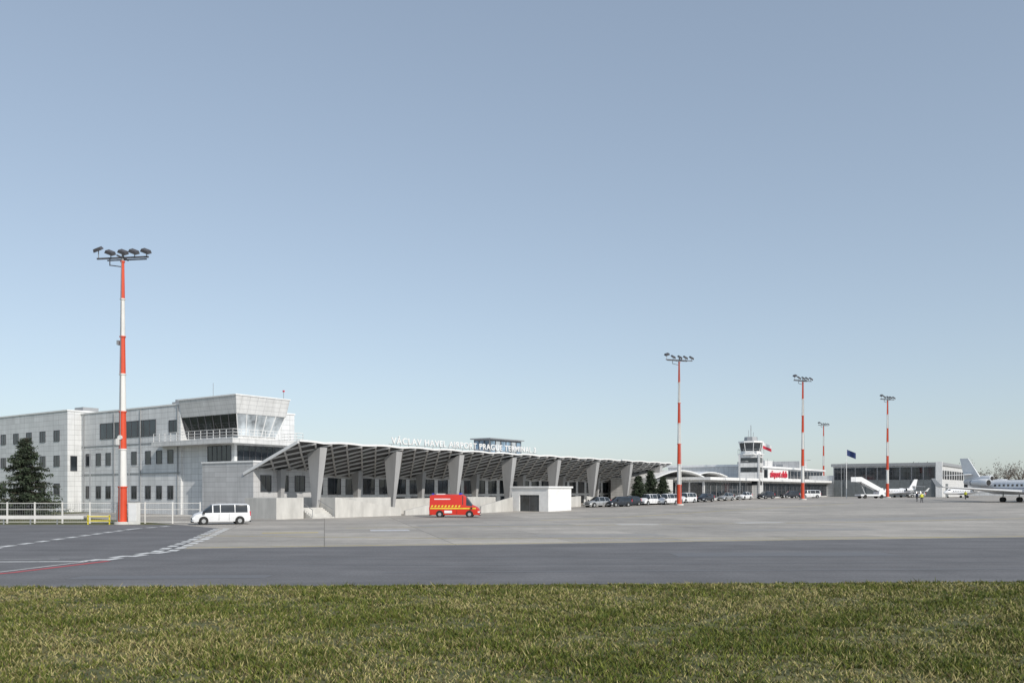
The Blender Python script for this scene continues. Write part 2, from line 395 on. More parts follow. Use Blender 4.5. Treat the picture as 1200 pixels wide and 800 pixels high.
for j in range(NJ): plate((-.08,j*W),(-.08,(j+1)*W),.1,0,.36,'white'); plate((NI*W+.08,j*W),(NI*W+.08,(j+1)*W),.1,0,.36,'white')
b.obj('coffer_ribs',cn)
b=B()
for i in range(8):
    t=3.8+12.8*i; z=cz(t,2)-.05; zb=gz(OX+UX*t-UY*1.5,OY+UY*t+UX*1.5)-.1
    b.hexa([(t-.15,1.25,zb),(t+.15,1.25,zb),(t+.15,1.75,zb),(t-.15,1.75,zb),(t-.55,.1,z+.6),(t+.55,.1,z+.6),(t+.55,2.3,z-.1),(t-.55,2.3,z-.1)],'colm')
    b.hexa([(t-.16,7.6,zb),(t+.16,7.6,zb),(t+.16,8.1,zb),(t-.16,8.1,zb),(t-.4,7.1,z-1.8),(t+.4,7.1,z-1.8),(t+.4,8.5,z-2.2),(t-.4,8.5,z-2.2)],'colm')
b.obj('columns',cn,bevel=.03)
cu=bpy.data.curves.new('terminal_letters','FONT'); cu.body='VÁCLAV HAVEL AIRPORT PRAGUE TERMINAL 3'; cu.size=1.15; cu.extrude=.06; cu.offset=.014; cu.space_character=1.15
cu.materials.append(M['white'])
to=link(bpy.data.objects.new('terminal_letters',cu),cn); to.rotation_euler=(R(90),0,0); to.location=(14.9,-.1,9.1)
bpy.context.view_layer.update(); to.scale=(32.7/max(.1,to.dimensions.x),1,1)
b=B(); b.bar((14.5,0,9.03),(48,0,9.03),.06,'steel')
for t in np.arange(15,48,1.6): b.bar((t,0,8.5),(t,0,9.05),.05,'steel')
b.obj('letter_rail',cn)

# ramps, stairs, booth
rw=empty('concrete_ramp',(OX,OY,0),ANG)
b=B()
def slopewall(t0,t1,y0,y1,za,zb,mat='conc'):
    b.hexa([(t0,y0,-.3),(t1,y0,-.3),(t1,y1,-.3),(t0,y1,-.3),(t0,y0,za),(t1,y0,zb),(t1,y1,zb),(t0,y1,za)],mat)
b.box(-3.6,0.2,-.6,4.8,-.3,2.35,'conc')
slopewall(4.4,15.2,-1.5,-1.2,2.35,.9); slopewall(4.4,15.2,.3,.6,2.35,2.3); b.box(4.1,4.4,-1.5,4,-.3,2.36,'conc')
slopewall(16.5,26,-1,-.7,.6,2.0); slopewall(16.5,27,3.9,4.2,2.0,2.1); slopewall(27.5,36.5,-.5,-.2,2.3,2.2); slopewall(29,36.5,-3.6,-3.3,1.0,2.2)
slopewall(45,60,-1,-.7,1.6,2.2); slopewall(62,70,-1,-.7,2.2,1.4)
b.obj('ramp_walls',rw,bevel=.02)
b=B()
for i in range(7): b.box(.6,3.9,-1.6+i*.32,1.4,(i)*.17-.02,(i+1)*.17,'conc')
for x in (.7,3.8):
    b.bar((x,-1.5,1.0),(x,1.3,2.2),.06,'steel'); b.bar((x,-1.5,.1),(x,-1.5,1.0),.05,'steel'); b.bar((x,1.2,1),(x,1.2,2.2),.05,'steel')
b.obj('stairs',rw)
bo=empty('apron_entrance_booth',(OX,OY,0),ANG)
b=B(); b.box(37.3,37.6,-9.2,-7.6,-.2,3.5,'white'); b.box(37.3,37.6,-4.2,-2.8,-.2,3.5,'white'); b.box(37.3,37.6,-7.6,-4.2,2.5,3.5,'white')
b.box(37.6,43.5,-9.2,-8.9,-.2,3.5,'white'); b.box(43.2,43.5,-8.9,-2.8,-.2,3.5,'white'); b.box(37.6,43.2,-3.1,-2.8,-.2,3.5,'white'); b.box(37.1,43.7,-9.4,-2.6,3.5,3.75,'white')
b.box(37.45,37.5,-7.6,-4.2,-.1,2.5,'glass'); b.box(37.4,37.46,-5.95,-5.85,0,2.5,'dsteel')
b.obj('booth_walls',bo,bevel=.02)

# ---------------------------------------------------------------- masts
def mast(x,y,H,ang,nsec=7,cab=False,wr=1.0):
    z=gz(x,y); e=empty('floodlight_mast',(x,y,z),ang); b=B()
    r0,r1=.42*wr,.16*wr
    for i in range(nsec):
        a,c=i/nsec,(i+1)/nsec
        m='red' if i%2==0 else 'mwhite'
        b.cyl((0,0,H*a),(0,0,H*c),r0+(r1-r0)*a,r0+(r1-r0)*c-.015,m,14)
        b.cyl((0,0,H*c-.08),(0,0,H*c+.04),r0+(r1-r0)*c+.05,r0+(r1-r0)*c+.05,m,14)
    b.cyl((0,0,-.2),(0,0,.25),.8,.75,'conc',16)
    b.obj('pole',e,smooth=True)
    b=B(); b.bar((-.62*wr,0,.5),(-.62*wr,0,1.4),.05,'steel')
    b.bar((.0,-r0-.03,.4),(0,-r1-.05,H),.05,'steel')
    b.bar((-2.6,0,H+.35),(2.6,0,H+.35),.14,'dsteel'); b.bar((-2.0,.7,H+.35),(2.0,.7,H+.35),.1,'dsteel'); b.bar((0,-.9,H+.35),(0,.9,H+.35),.12,'dsteel')
    b.cyl((0,0,H),(0,0,H+.9),.12,.08,'steel',10); b.bar((-1.3,0,H-.35),(-1.3,0,H+.35),.07,'dsteel'); b.bar((-1.3,0,H-.3),(0,0,H-.5),.08,'dsteel')
    for sx in (-2.45,-1.2,.1,1.2,2.4):
        zz=H+.75+(.35 if sx<-2 else 0)
        b.bar((sx,0,H+.35),(sx,0,zz),.06,'steel')
        A=Matrix.Translation((sx,-.1,zz+.12))@Matrix.Rotation(R(22 if sx>-2 else -18),4,'Y')@Matrix.Rotation(R(28),4,'X')
        P=[(-.42,-.3,-.14),(.42,-.3,-.14),(.42,.3,-.14),(-.42,.3,-.14),(-.34,-.24,.14),(.34,-.24,.14),(.34,.24,.14),(-.34,.24,.14)]
        b.hexa([A@Vector(p) for p in P],'dsteel')
        P=[(-.36,-.25,-.16),(.36,-.25,-.16),(.36,.25,-.16),(-.36,.25,-.16),(-.36,-.25,-.142),(.36,-.25,-.142),(.36,.25,-.142),(-.36,.25,-.142)]
        b.hexa([A@Vector(p) for p in P],'light')
    b.obj('floodlight_head',e)
    if cab:
        b=B(); b.box(.75,1.6,-.3,.3,.0,2.1,'mwhite'); b.box(.7,1.65,-.35,.35,2.1,2.18,'steel'); b.box(.78,1.57,-.32,-.305,.3,1.9,'white'); b.obj('electrical_cabinet',e,bevel=.02)
        b=B(); b.cyl((0,-.5,8.1),(0,-.35,8.1),.22,.22,'mwhite',12);b.box(-.3,-.05,-.62,-.42,7.4,8.0,'mwhite'); b.box(-.5,-.3,-.2,.2,16.8,17.2,'steel'); b.obj('mast_equipment',e)
mast(-36.5,80,24.6,R(-8),cab=True)
mast(28.8,147,24.6,R(20)); mast(61,179,24.6,R(30)); mast(95.5,217,24.6,R(30)); mast(111,304,24.6,R(30),wr=1.0)

# ---------------------------------------------------------------- fence
f=empty('perimeter_fence'); b=B()
xs=np.arange(-75,-29,2.65)
for x in xs:
    b.bar((x,82,0),(x,82,2.05),.11,'mwhite')
b.obj('posts',f)
b=B(); 
for z in (.15,.75,1.35,1.95): b.bar((-75,82,z),(-29.9,82,z),.05,'mwhite')
for x in np.arange(-75,-30,.22): b.bar((x,82.01,.1),(x,82.01,1.95),.012,'steel')
for z in np.arange(.25,1.95,.2): b.bar((-75,82.01,z),(-30,82.01,z),.01,'steel')
b.obj('mesh_panels',f)
g=empty('guard_rail'); b=B()
b.box(-75,-40,79.6,79.68,.5,.8,'mwhite')
for x in np.arange(-75,-40,2.5): b.bar((x,79.75,0),(x,79.75,.75),.1,'steel')
b.obj('rail',g)
g=empty('safety_barrier'); b=B()
for z in (.35,.75): b.bar((-39.6,79.5,z),(-37.4,79.5,z),.09,'yellow')
for x in (-39.5,-37.5): b.bar((x,79.5,0),(x,79.5,.9),.09,'yellow')
b.obj('barrier_frame',g)

def lamp(x,y,H,arm=1.2):
    e=empty('street_lamp',(x,y,gz(x,y))); b=B(); b.cyl((0,0,0),(0,0,H),.09,.05,'steel',8); b.bar((0,0,H),(arm,0,H+.1),.06,'steel'); b.box(arm-.1,arm+.5,-.12,.12,H+.02,H+.16,'steel'); b.obj('lamp_post',e)
lamp(-45.5,92,7.5,.8); lamp(-39.5,88,5.5,.5); lamp(70,205,9); lamp(88,228,9); lamp(47,176,8)

# ---------------------------------------------------------------- vehicles
def vehicle(name,x,y,ang,W,st,sideg,topg,paint,wheels,wr=.34,extra=None,lights=True):
    e=empty(name,(x,y,gz(x,y)+.012),ang); W2=W/2; rings=[]
    for (sx,belt,roof,rw,bot,ww) in st:
        w2=W2*ww
        h=[(0,roof+.03),(rw*.75,roof),(rw,roof-.08),(w2,belt),(w2+.01,(belt+bot)/2),(w2-.04,bot)]
        rings.append([(sx,-p[0],p[1]) for p in h]+[(sx,p[0],p[1]) for p in h[:0:-1]])
    def mf(a,k):
        if a in sideg and k in (2,8): return 'glass'
        if a in topg and k in (0,1,9,10): return 'glass'
        if k in (5,): return 'black'
        return paint
    b=B(); b.loft(rings,mf); o=b.obj('body',e,smooth=True)
    b=B()
    for wx in wheels:
        for s in (-1,1):
            b.cyl((wx,s*(W2-.25),wr+.02),(wx,s*(W2+.015),wr+.02),wr+.08,wr+.08,'black',20)
            b.cyl((wx,s*(W2-.2),wr),(wx,s*(W2+.03),wr),wr,wr,'black',20)
            b.cyl((wx,s*(W2),wr),(wx,s*(W2+.045),wr),wr*.6,wr*.55,'vsilver',12)
    b.obj('wheels',e,smooth=True)
    b=B(); xf=st[-1][0]; xr=st[0][0]
    for s in (-1,1):
        zf=st[-1][1]
        b.box(xf-.22,xf+.02,min(s*.55*W2*1.3,s*W2*.97),max(s*.55*W2*1.3,s*W2*.97),zf-.05,zf+.12,'light')
        b.box(xr-.02,xr+.1,min(s*W2*.8,s*W2*.97),max(s*W2*.8,s*W2*.97),.8,1.2,'signred')
        b.box(st[-4][0]-.15,st[-4][0]+.05,min(s*(W2+.02),s*(W2+.2)),max(s*(W2+.02),s*(W2+.2)),1.0,1.2,'black')
        for dx in (-.15*len(st)/3,.25): b.box(dx,dx+.02,min(s*(W2+.0),s*(W2+.014)),max(s*(W2+.0),s*(W2+.014)),.4,1.0,'black')
    b.box(xf-.02,xf+.03,-W2*.5,W2*.5,.45,.62,'black'); b.box(xf-.0,xf+.035,-.26,.26,.32,.43,'white')
    b.box(xf-.12,xf+.04,-W2*.95,W2*.95,.22,.3,'black'); b.box(xr-.04,xr+.1,-W2*.95,W2*.95,.22,.36,'black')
    if extra: extra(b,W2)
    b.obj('trim',e)
    return e
vanst=[(-2.57,.9,.95,.8,.35,.93),(-2.5,1.1,1.78,.74,.28,.97),(-2.3,1.1,1.88,.75,.28,1),(-1.2,1.1,1.9,.76,.28,1),(-1.14,1.1,1.9,.76,.28,1),(.1,1.1,1.9,.76,.28,1),(.16,1.1,1.9,.76,.28,1),(.75,1.1,1.86,.74,.28,1),(.85,1.1,1.82,.73,.28,1),
       (1.65,1.08,1.22,.8,.28,1),(2.3,.92,1.0,.72,.28,.98),(2.5,.72,.8,.66,.26,.92),(2.57,.55,.6,.6,.26,.86)]
def van(name,x,y,ang,paint): return vehicle(name,x,y,ang,1.93,vanst,(2,4,6,8),(8,),paint,(-1.6,1.6),.34)
van('white_van',-27.3,80,R(205),'vwhite')
sp=[(-2.98,1.0,1.1,.9,.4,.95),(-2.93,1.5,2.55,.84,.3,1),(-2.6,1.5,2.66,.86,.3,1),(-.2,1.5,2.68,.86,.3,1),(0.0,1.5,2.68,.86,.3,1),(.9,1.5,2.66,.85,.3,1),(1.0,1.42,2.62,.84,.3,1),(1.35,1.38,2.35,.82,.3,1),
    (2.05,1.3,1.45,.85,.3,1),(2.6,1.1,1.2,.78,.3,.98),(2.85,.9,.98,.7,.28,.93),(2.95,.6,.7,.66,.28,.88)]
def spx(b,W2):
    for s in (-1,1):
        y0,y1=sorted((s*(W2+.012),s*(W2+.03)))
        b.box(-2.85,2.5,y0,y1,.98,1.12,'yellow')
        for i in range(9):
            x0=-2.8+i*.4
            b.poly([(x0,s*(W2+.028),1.2),(x0+.2,s*(W2+.028),1.2),(x0+.32,s*(W2+.024),1.42),(x0+.12,s*(W2+.024),1.42)],'yellow')
        b.box(-2.4,-.5,sorted((s*.90,s*.93))[0],sorted((s*.90,s*.93))[1],1.95,2.2,'white')
        b.box(-1.2,-.3,y0-.0,y1,.5,.8,'white')
    b.box(.5,.8,-.7,.7,2.68,2.84,'blue'); b.box(-2.7,-2.5,-.6,.6,2.68,2.8,'blue'); b.box(-2.2,-1.2,-.5,.5,2.68,2.78,'vwhite')
vehicle('fire_service_van',-6.7,101,R(-2),2.02,sp,(5,7),(7,),'vred',(-1.75,1.75),.36,spx)
suv=[(-2.25,.85,.9,.75,.4,.92),(-2.15,1.0,1.25,.7,.3,.97),(-1.85,1.02,1.6,.66,.3,1),(-1.0,1.0,1.68,.67,.28,1),(-.9,1.0,1.68,.67,.28,1),(.15,.98,1.66,.66,.28,1),(.25,.98,1.65,.66,.28,1),
     (1.1,.95,1.08,.76,.28,1),(1.9,.86,.94,.7,.28,.97),(2.15,.72,.8,.64,.26,.92),(2.25,.5,.55,.6,.26,.86)]
def car(name,x,y,ang,paint): return vehicle(name,x,y,ang,1.85,suv,(2,4,6),(6,),paint,(-1.35,1.4),.34)
car('parked_car',14.0,140,R(215),'vsilver'); car('parked_car',17.6,141,R(215),'vdark'); car('parked_car',20.2,146,R(230),'vdark')
van('white_van',24.1,150,R(225),'vwhite'); van('white_van',27.5,152,R(225),'vwhite'); van('white_van',33,162,R(228),'vwhite'); car('parked_car',38,168,R(230),'vdark')
car('parked_car',44,176,R(230),'vsilver'); car('parked_car',50,184,R(228),'vwhite'); car('parked_car',66,203,R(200),'vdark')
van('white_van',71,204,R(190),'vwhite'); car('parked_car',56.5,190,R(220),'vdark'); car('parked_car',105,222,R(185),'vsilver')

# ---------------------------------------------------------------- conifers
m,nt,b_=new_mat('spruce_needles'); va=N(nt,'ShaderNodeVertexColor'); va.layer_name='Col'; nt.links.new(va.outputs[0],b_.inputs['Base Color']); b_.inputs['Roughness'].default_value=.8
M['needles']=m
def leafmesh(name,P,S,C,mat,parent,droop=.3):
    n=len(P); P=np.array(P);C=np.array(C);S=np.array(S)
    d=np.random.normal(size=(n,3)); d/=np.linalg.norm(d,axis=1)[:,None]; e=np.random.normal(size=(n,3)); e-=d*(e*d).sum(1)[:,None]; e/=np.linalg.norm(e,axis=1)[:,None]
    d[:,2]-=droop
    co=np.stack([P-e*S[:,None]*.3,P+e*S[:,None]*.3,P+d*S[:,None]],1).astype(np.float32)
    me=bpy.data.meshes.new(name); me.vertices.add(n*3); me.vertices.foreach_set('co',co.ravel()); me.loops.add(n*3); me.loops.foreach_set('vertex_index',np.arange(n*3,dtype=np.int32))
    me.polygons.add(n); me.polygons.foreach_set('loop_start',np.arange(0,n*3,3,dtype=np.int32)); me.update(calc_edges=True)
    ca=np.ones((n,3,4),np.float32); ca[:,:,:3]=C[:,None,:]; at_=me.color_attributes.new('Col','FLOAT_COLOR','POINT'); at_.data.foreach_set('color',ca.ravel())
    me.materials.append(mat); return link(bpy.data.objects.new(name,me),parent)
def spruce(x,y,H,rad,seed,base=.05,name='spruce_tree'):
    rnd=random.Random(seed); e=empty(name,(x,y,gz(x,y))); b=B(); b.cyl((0,0,0),(0,0,H*.97),H*.022,.02,'bark',8)
    P=[];S=[];C=[]
    z=H*base
    while z<H*.985:
        f=1-z/H; L0=rad*(f**.75)
        for k in range(rnd.randint(6,9)):
            a=rnd.random()*2*math.pi; L=L0*rnd.uniform(.55,1.2)+.12; zz=z+rnd.uniform(-.15,.15)
            tip=(math.cos(a)*L,math.sin(a)*L,zz-L*.12+rnd.uniform(-.1,.3)*L)
            b.bar((0,0,zz),tip,.05,'bark',.015)
            nn=int(16+L*30); sh=rnd.uniform(.5,1.5)
            for q in range(nn):
                u=rnd.uniform(.15,1.05); w=.28*(1.1-u)+.1
                P.append((tip[0]*u+rnd.gauss(0,w*.8),tip[1]*u+rnd.gauss(0,w*.8),zz+(tip[2]-zz)*u-abs(rnd.gauss(0,.14)))); S.append(rnd.uniform(.14,.3))
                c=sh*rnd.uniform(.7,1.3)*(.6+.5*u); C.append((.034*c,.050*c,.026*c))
        z+=H*.028
    b.obj('trunk',e); leafmesh('needle_foliage',P,S,C,M['needles'],e)
spruce(-53.6,94,9.0,3.9,1); spruce(-60.5,98,6.5,2.6,2); 
spruce(22.5,152,5.2,1.8,3,0,'conifer_tree'); spruce(25.2,155,6.2,2.0,4,0,'conifer_tree'); spruce(27.8,157,5.0,1.9,5,0,'conifer_tree')

def bare(name,spec):
    e=empty(name); P=[];S=[];C=[]; b=B()
    for (x0,y0,x1,y1,n,h) in spec:
        for i in range(n):
            f=(i+random.random())/n; x=x0+(x1-x0)*f; y=y0+(y1-y0)*f+random.uniform(-8,8); H=h*random.uniform(.7,1.15); z0=gz(x,y)
            b.bar((x,y,z0),(x,y,z0+H*.6),.35,'bark',.15)
            for k in range(10):
                a=random.random()*6.28; r=H*.3; zz=z0+H*random.uniform(.3,.55); tp=(x+math.cos(a)*r,y+math.sin(a)*r,z0+H*random.uniform(.65,.98)); b.bar((x,y,zz),tp,.14,'bark',.03)
                for q in range(24):
                    u=random.uniform(.3,1.1); P.append((x+math.cos(a)*r*u+random.gauss(0,H*.07),y+math.sin(a)*r*u+random.gauss(0,H*.07),zz+(tp[2]-zz)*u+random.gauss(0,H*.05))); S.append(random.uniform(.3,.8)); c=random.uniform(.7,1.3); C.append((.17*c,.15*c,.13*c))
    b.obj('trunks',e); leafmesh('twigs',P,S,C,M['needles'],e,-.4)
bare('distant_trees',[(150,330,330,420,46,12),(40,420,170,430,30,9),(330,420,500,400,30,12)])

# ---------------------------------------------------------------- old terminal on the right
st=empty('old_terminal_building',(39.4,175,0),ANG)
b=B(); b.box(0,104,0,26,.3,5.3,'wall2'); b.box(-.6,104.6,-1.6,26.5,5.3,5.9,'white')
b.box(34,104,5,24,5.9,8.9,'wall2'); b.box(33.6,104.4,4.4,24.4,8.9,9.4,'white')
b.box(-14,-2,6,14,.3,5.4,'wall2')
b.box(60,66,8,14,9.4,11.2,'wall2'); b.box(78,81,9,13,9.4,10.6,'roofg'); b.box(90,98,8,18,9.4,11.8,'wallg')
b.obj('walls',st)
b=B()
for i in range(34):
    window(b,'y',0,.4+i*3.05,3.2+i*3.05,1.6,4.9,2,nh=1)
for i in range(8): window(b,'x',0,.4+i*3,3+i*3,1.8,4.8,3)
for i in range(17): window(b,'y',5,50.5+i*3.1,53.2+i*3.1,6.4,8.5,2)
b.obj('windows',st)
b=B()
for t,y in ((18,4),(26,8),(56,6),(70,9),(86,7)):
    b.bar((t,y,5.9),(t,y,11.5 if t>34 else 8.5),.06,'steel'); b.bar((t-.6,y,11 if t>34 else 8),(t+.6,y,11 if t>34 else 8),.05,'steel')
for t in (46,52,74): b.cyl((t,10,9.4),(t,10,10.4),.35,.35,'steel',10)
b.obj('roof_antennas',st)
cu=bpy.data.curves.new('building_sign','FONT'); cu.body='airport club'; cu.size=2.3; cu.extrude=.08; cu.offset=.04; cu.materials.append(M['signred'])
o=link(bpy.data.objects.new('red_lettering',cu),st); o.rotation_euler=(R(90),0,0); o.location=(36.6,-1.4,6.35)
bpy.context.view_layer.update(); o.scale=(12.5/max(.1,o.dimensions.x),1,1)
b=B(); b.box(35.5,50.5,-1.2,-1.05,5.9,8.2,'white'); b.obj('sign_board',st)
b=B()
def shell(t0,t1,z0,rise,yb0,yb1,n=14):
    for i in range(n):
        a,c=i/n,(i+1)/n
        za=z0+rise*math.sin(math.pi*a); zc=z0+rise*math.sin(math.pi*c); ta=t0+(t1-t0)*a; tc_=t0+(t1-t0)*c
        b.hexa([(ta,yb0,za),(tc_,yb0,zc),(tc_,yb1,zc),(ta,yb1,za),(ta,yb0,za+.2),(tc_,yb0,zc+.2),(tc_,yb1,zc+.2),(ta,yb1,za+.2)],'white')
shell(-14,12,5.45,1.7,4,16); shell(8,30,5.95,1.2,6,18)
b.obj('shell_roof',st)
# control tower
ct=empty('old_control_tower',(56,200,1.2),ANG+R(10)); b=B()
def octa(r,z,n=8): return [(r*math.cos(2*math.pi*(k+.5)/n),r*math.sin(2*math.pi*(k+.5)/n),z) for k in range(n)]
b.box(-2.4,2.4,-2.4,2.4,0,10.2,'wall2')
b.loft([octa(3.1,10.2),octa(3.1,10.45)],lambda a,k:'white')
b.loft([octa(2.4,10.45),octa(2.4,11.1)],lambda a,k:'white')
b.loft([octa(2.3,11.1),octa(2.7,13.0)],lambda a,k:'glass')
b.loft([octa(2.95,13.0),octa(2.95,13.4)],lambda a,k:'white')
b.loft([octa(1.6,13.4),octa(1.5,14.4)],lambda a,k:'steel')
for z in (3.2,6.2,8.4):
    window(b,'x',-2.4,-1.9,1.9,z,z+1.1,3); window(b,'y',-2.4,-1.9,1.9,z,z+1.1,3)
b.obj('tower_body',ct)
b=B()
for k in range(8):
    p=octa(2.32,11.1)[k];q=octa(2.72,13)[k]; b.bar(p,q,.14,'white')
    p=octa(3.0,10.5)[k];q=octa(3.0,10.5)[(k+1)%8]; b.bar((p[0],p[1],11.5),(q[0],q[1],11.5),.06,'steel'); b.bar((p[0],p[1],10.5),(p[0],p[1],11.5),.06,'steel')
b.bar((0,0,14.3),(0,0,17.2),.12,'steel'); b.bar((-.8,.4,14.3),(-.8,.4,16),.07,'steel'); b.bar((.9,-.4,14.2),(.9,-.4,15.6),.07,'steel'); b.bar((-.7,0,16.2),(.7,0,16.2),.07,'steel')
b.obj('mullions_and_antennas',ct)
def flag(x,y,H,cols,name='flagpole'):
    e=empty(name,(x,y,gz(x,y)),R(-20)); b=B(); b.cyl((0,0,0),(0,0,H),.09,.05,'white',8); b.obj('pole',e)
    b=B()
    for r_,c in enumerate(cols):
        h=1.4/len(cols)
        for i in range(6):
            x0,x1=.1+i*.32,.1+(i+1)*.32; f0=lambda t:(.22*math.sin(t*2.6),-.45*t)
            z=H-.1-r_*h
            b.poly([(x0,f0(x0)[0],z+f0(x0)[1]-h),(x1,f0(x1)[0],z+f0(x1)[1]-h),(x1,f0(x1)[0],z+f0(x1)[1]),(x0,f0(x0)[0],z+f0(x0)[1])],c)
    b.obj('flag_cloth',e,fix=False)
flag(78,199,11.5,['navy']); flag(57.5,196,13,['white','signred'])
# hangar
hg=empty('aircraft_hangar',(115.5,230,0),ANG); b=B()
b.box(0,42,0,28,.8,9.9,'wall2'); b.box(-.5,42.4,-.4,28.5,9.9,10.7,'roofg'); b.box(-.55,-.06,-.5,1.1,.8,10.9,'white'); b.box(0.3,20,28,42,.8,7.4,'wall')
b.obj('walls',hg)
b=B()
for i in range(9):
    a=1.3+i*2.95
    b.box(-.2-.12*(i%2),-.01,a,a+2.9,1.2,6.0,'doorgrey')
    window(b,'x',-.12,a+.1,a+2.8,6.1,9.5,3,nh=2)
for i in range(9): window(b,'y',0,2+i*4.4,5+i*4.4,6.2,8.6,3,nh=1)
b.box(8,12,-.06,-.01,1.2,5.0,'doorgrey')
b.obj('doors_and_glazing',hg)
# low service sheds beyond the hangar
sh=empty('service_shed',(160,292,0),ANG); b=B(); b.box(0,40,-20,10,.8,6.2,'wall'); b.box(-.3,40.3,-20.3,10.3,6.2,6.7,'roofg')
for i in range(8): window(b,'y',-20,1+i*4.8,4+i*4.8,3.2,5.2,2)
for i in range(5): window(b,'x',0,-18+i*5.4,-15+i*5.4,3.2,5.2,2)
b.obj('shed_body',sh)

# ---------------------------------------------------------------- aircraft
def ring(x,r,zc,n=18,sy=1): return [(x,r*sy*math.cos(2*math.pi*k/n),zc+r*math.sin(2*math.pi*k/n)) for k in range(n)]
def jet(x,y,ang,s=1.0,tri=True):
    e=empty('business_jet',(x,y,gz(x,y)+.01),ang); e.scale=(s,s,s)
    prof=[(9.6,.08,1.95),(9.3,.35,2.0),(8.6,.68,2.12),(7.6,.98,2.28),(6.6,1.15,2.4),(5,1.22,2.45),(0,1.22,2.45),(-4,1.2,2.5),(-6.5,.98,2.75),(-8.5,.62,3.05),(-10,.25,3.3),(-10.4,.08,3.35)]
    b=B(); b.loft([ring(*p) for p in prof],lambda a,k:'glass' if (a==3 and 2<=k<=7 and k not in(4,)) else 'vwhite'); b.obj('fuselage',e,smooth=True)
    b=B()
    for sg in (-1,1):
        def P(x,y,z): return (x,sg*y,z)
        b.hexa([P(3.2,.9,1.6),P(-2.6,.9,1.6),P(-4.3,12.2,2.5),P(-2.9,12.2,2.5),P(3.2,.9,1.95),P(-2.6,.9,1.72),P(-4.3,12.2,2.56),P(-2.9,12.2,2.6)],'vwhite')
        b.hexa([P(-2.9,12.2,2.5),P(-4.3,12.2,2.5),P(-5.0,12.6,3.9),P(-4.3,12.6,3.9),P(-2.9,12.26,2.6),P(-4.3,12.26,2.6),P(-5.0,12.66,3.95),P(-4.3,12.66,3.95)],'vwhite')
        b.hexa([P(-8.4,.1,4.7),P(-10.2,.1,4.7),P(-11.4,4.2,4.5),P(-10.5,4.2,4.5),P(-8.4,.1,4.85),P(-10.2,.1,4.8),P(-11.4,4.2,4.56),P(-10.5,4.2,4.58)],'vwhite')
        b.hexa([P(-4.2,1.0,3.1),P(-6.2,.8,3.1),P(-6.2,1.6,3.15),P(-4.2,1.6,3.15),P(-4.2,1.0,3.3),P(-6.2,.8,3.3),P(-6.2,1.6,3.3),P(-4.2,1.6,3.3)],'vwhite')
    b.hexa([(-6.4,-.14,3.4),(-10.2,-.1,3.4),(-10.2,.1,3.4),(-6.4,.14,3.4),(-9.6,-.06,7.6),(-11.4,-.05,7.6),(-11.4,.05,7.6),(-9.6,.06,7.6)],'vwhite')
    b.obj('wings_and_tail',e,bevel=.03)
    b=B()
    for sg in (-1,1):
        rg=[(-3.4,.52),(-3.6,.62),(-5,.66),(-6.6,.5),(-7,.42)]
        b.loft([[(p[0],sg*2.05+q[1],3.25+q[2]) for q in ring(p[0],p[1],0,16)] for p in rg],lambda a,k:'vsilver' if (k==-1) else ('vwhite' if a<3 else 'steel'))
        b.cyl((-3.38,sg*2.05,3.25),(-3.36,sg*2.05,3.25),.46,.46,'black',16)
    if tri:
        rg=[(-4.6,.45,4.0),(-4.8,.55,4.0),(-6.2,.58,3.9),(-8,.6,3.6),(-10.2,.45,3.4)]
        b.loft([ring(p[0],p[1],p[2],16) for p in rg],lambda a,k:'vwhite'); b.cyl((-4.59,0,4.0),(-4.57,0,4.0),.38,.38,'black',16)
    b.obj('engines',e,smooth=True)
    b=B()
    for sg in (-1,1):
        for i in range(11):
            xx=5.6-i*.85; a=.32; b.box(xx-.17,xx+.17,min(sg*1.15,sg*1.235),max(sg*1.15,sg*1.235),2.62,2.95,'glass')
        b.bar((-.8,sg*1.8,.4),(-.8,sg*1.7,1.7),.14,'steel'); 
        for k in (-.2,.2): b.cyl((-.8,sg*1.8+k-.1,.42),(-.8,sg*1.8+k+.1,.42),.42,.42,'black',16)
        b.box(-7,6.2,min(sg*1.19,sg*1.228),max(sg*1.19,sg*1.228),2.28,2.34,'navy')
    b.bar((7.3,0,.3),(7.2,0,1.5),.12,'steel')
    for k in (-.16,.16): b.cyl((7.3,k-.07,.3),(7.3,k+.07,.3),.3,.3,'black',14)
    b.obj('windows_and_landing_gear',e)
jet(88.5,150,R(-72),1.06); jet(100,222,R(200),.62,False); jet(113,214,R(195),.6,False)
# passenger stairs truck
ps=empty('passenger_stairs_truck',(82,196,gz(82,196)),R(195)); b=B()
b.box(-3.6,3.0,-1.1,1.1,.55,.95,'vwhite'); b.hexa([(-3.4,-1,.95),(-1.9,-1,.95),(-1.9,1,.95),(-3.4,1,.95),(-3.2,-.95,2.1),(-2.1,-.95,2.1),(-2.1,.95,2.1),(-3.2,.95,2.1)],'vwhite')
b.hexa([(-3.38,-.8,1.4),(-3.3,-.8,1.4),(-3.3,.8,1.4),(-3.38,.8,1.4),(-3.27,-.8,2.0),(-3.2,-.8,2.0),(-3.2,.8,2.0),(-3.27,.8,2.0)],'glass')
for i in range(14): b.box(-3.3+i*.42,-2.8+i*.42,-.75,.75,2.15-2.0+i*.2+1.0,2.2-2.0+i*.2+1.1,'steel') if i>1 else None
for s in (-.8,.8):
    b.hexa([(-3.0,s-.04,1.2),(2.6,s-.04,3.7),(2.6,s+.04,3.7),(-3,s+.04,1.2),(-3.0,s-.04,2.2),(2.6,s-.04,4.9),(2.6,s+.04,4.9),(-3,s+.04,2.2)],'vwhite')
b.box(2.6,4.2,-.8,.8,3.7,3.82,'steel'); b.box(2.6,4.2,-.84,-.78,3.82,4.9,'vwhite'); b.box(2.6,4.2,.78,.84,3.82,4.9,'vwhite')
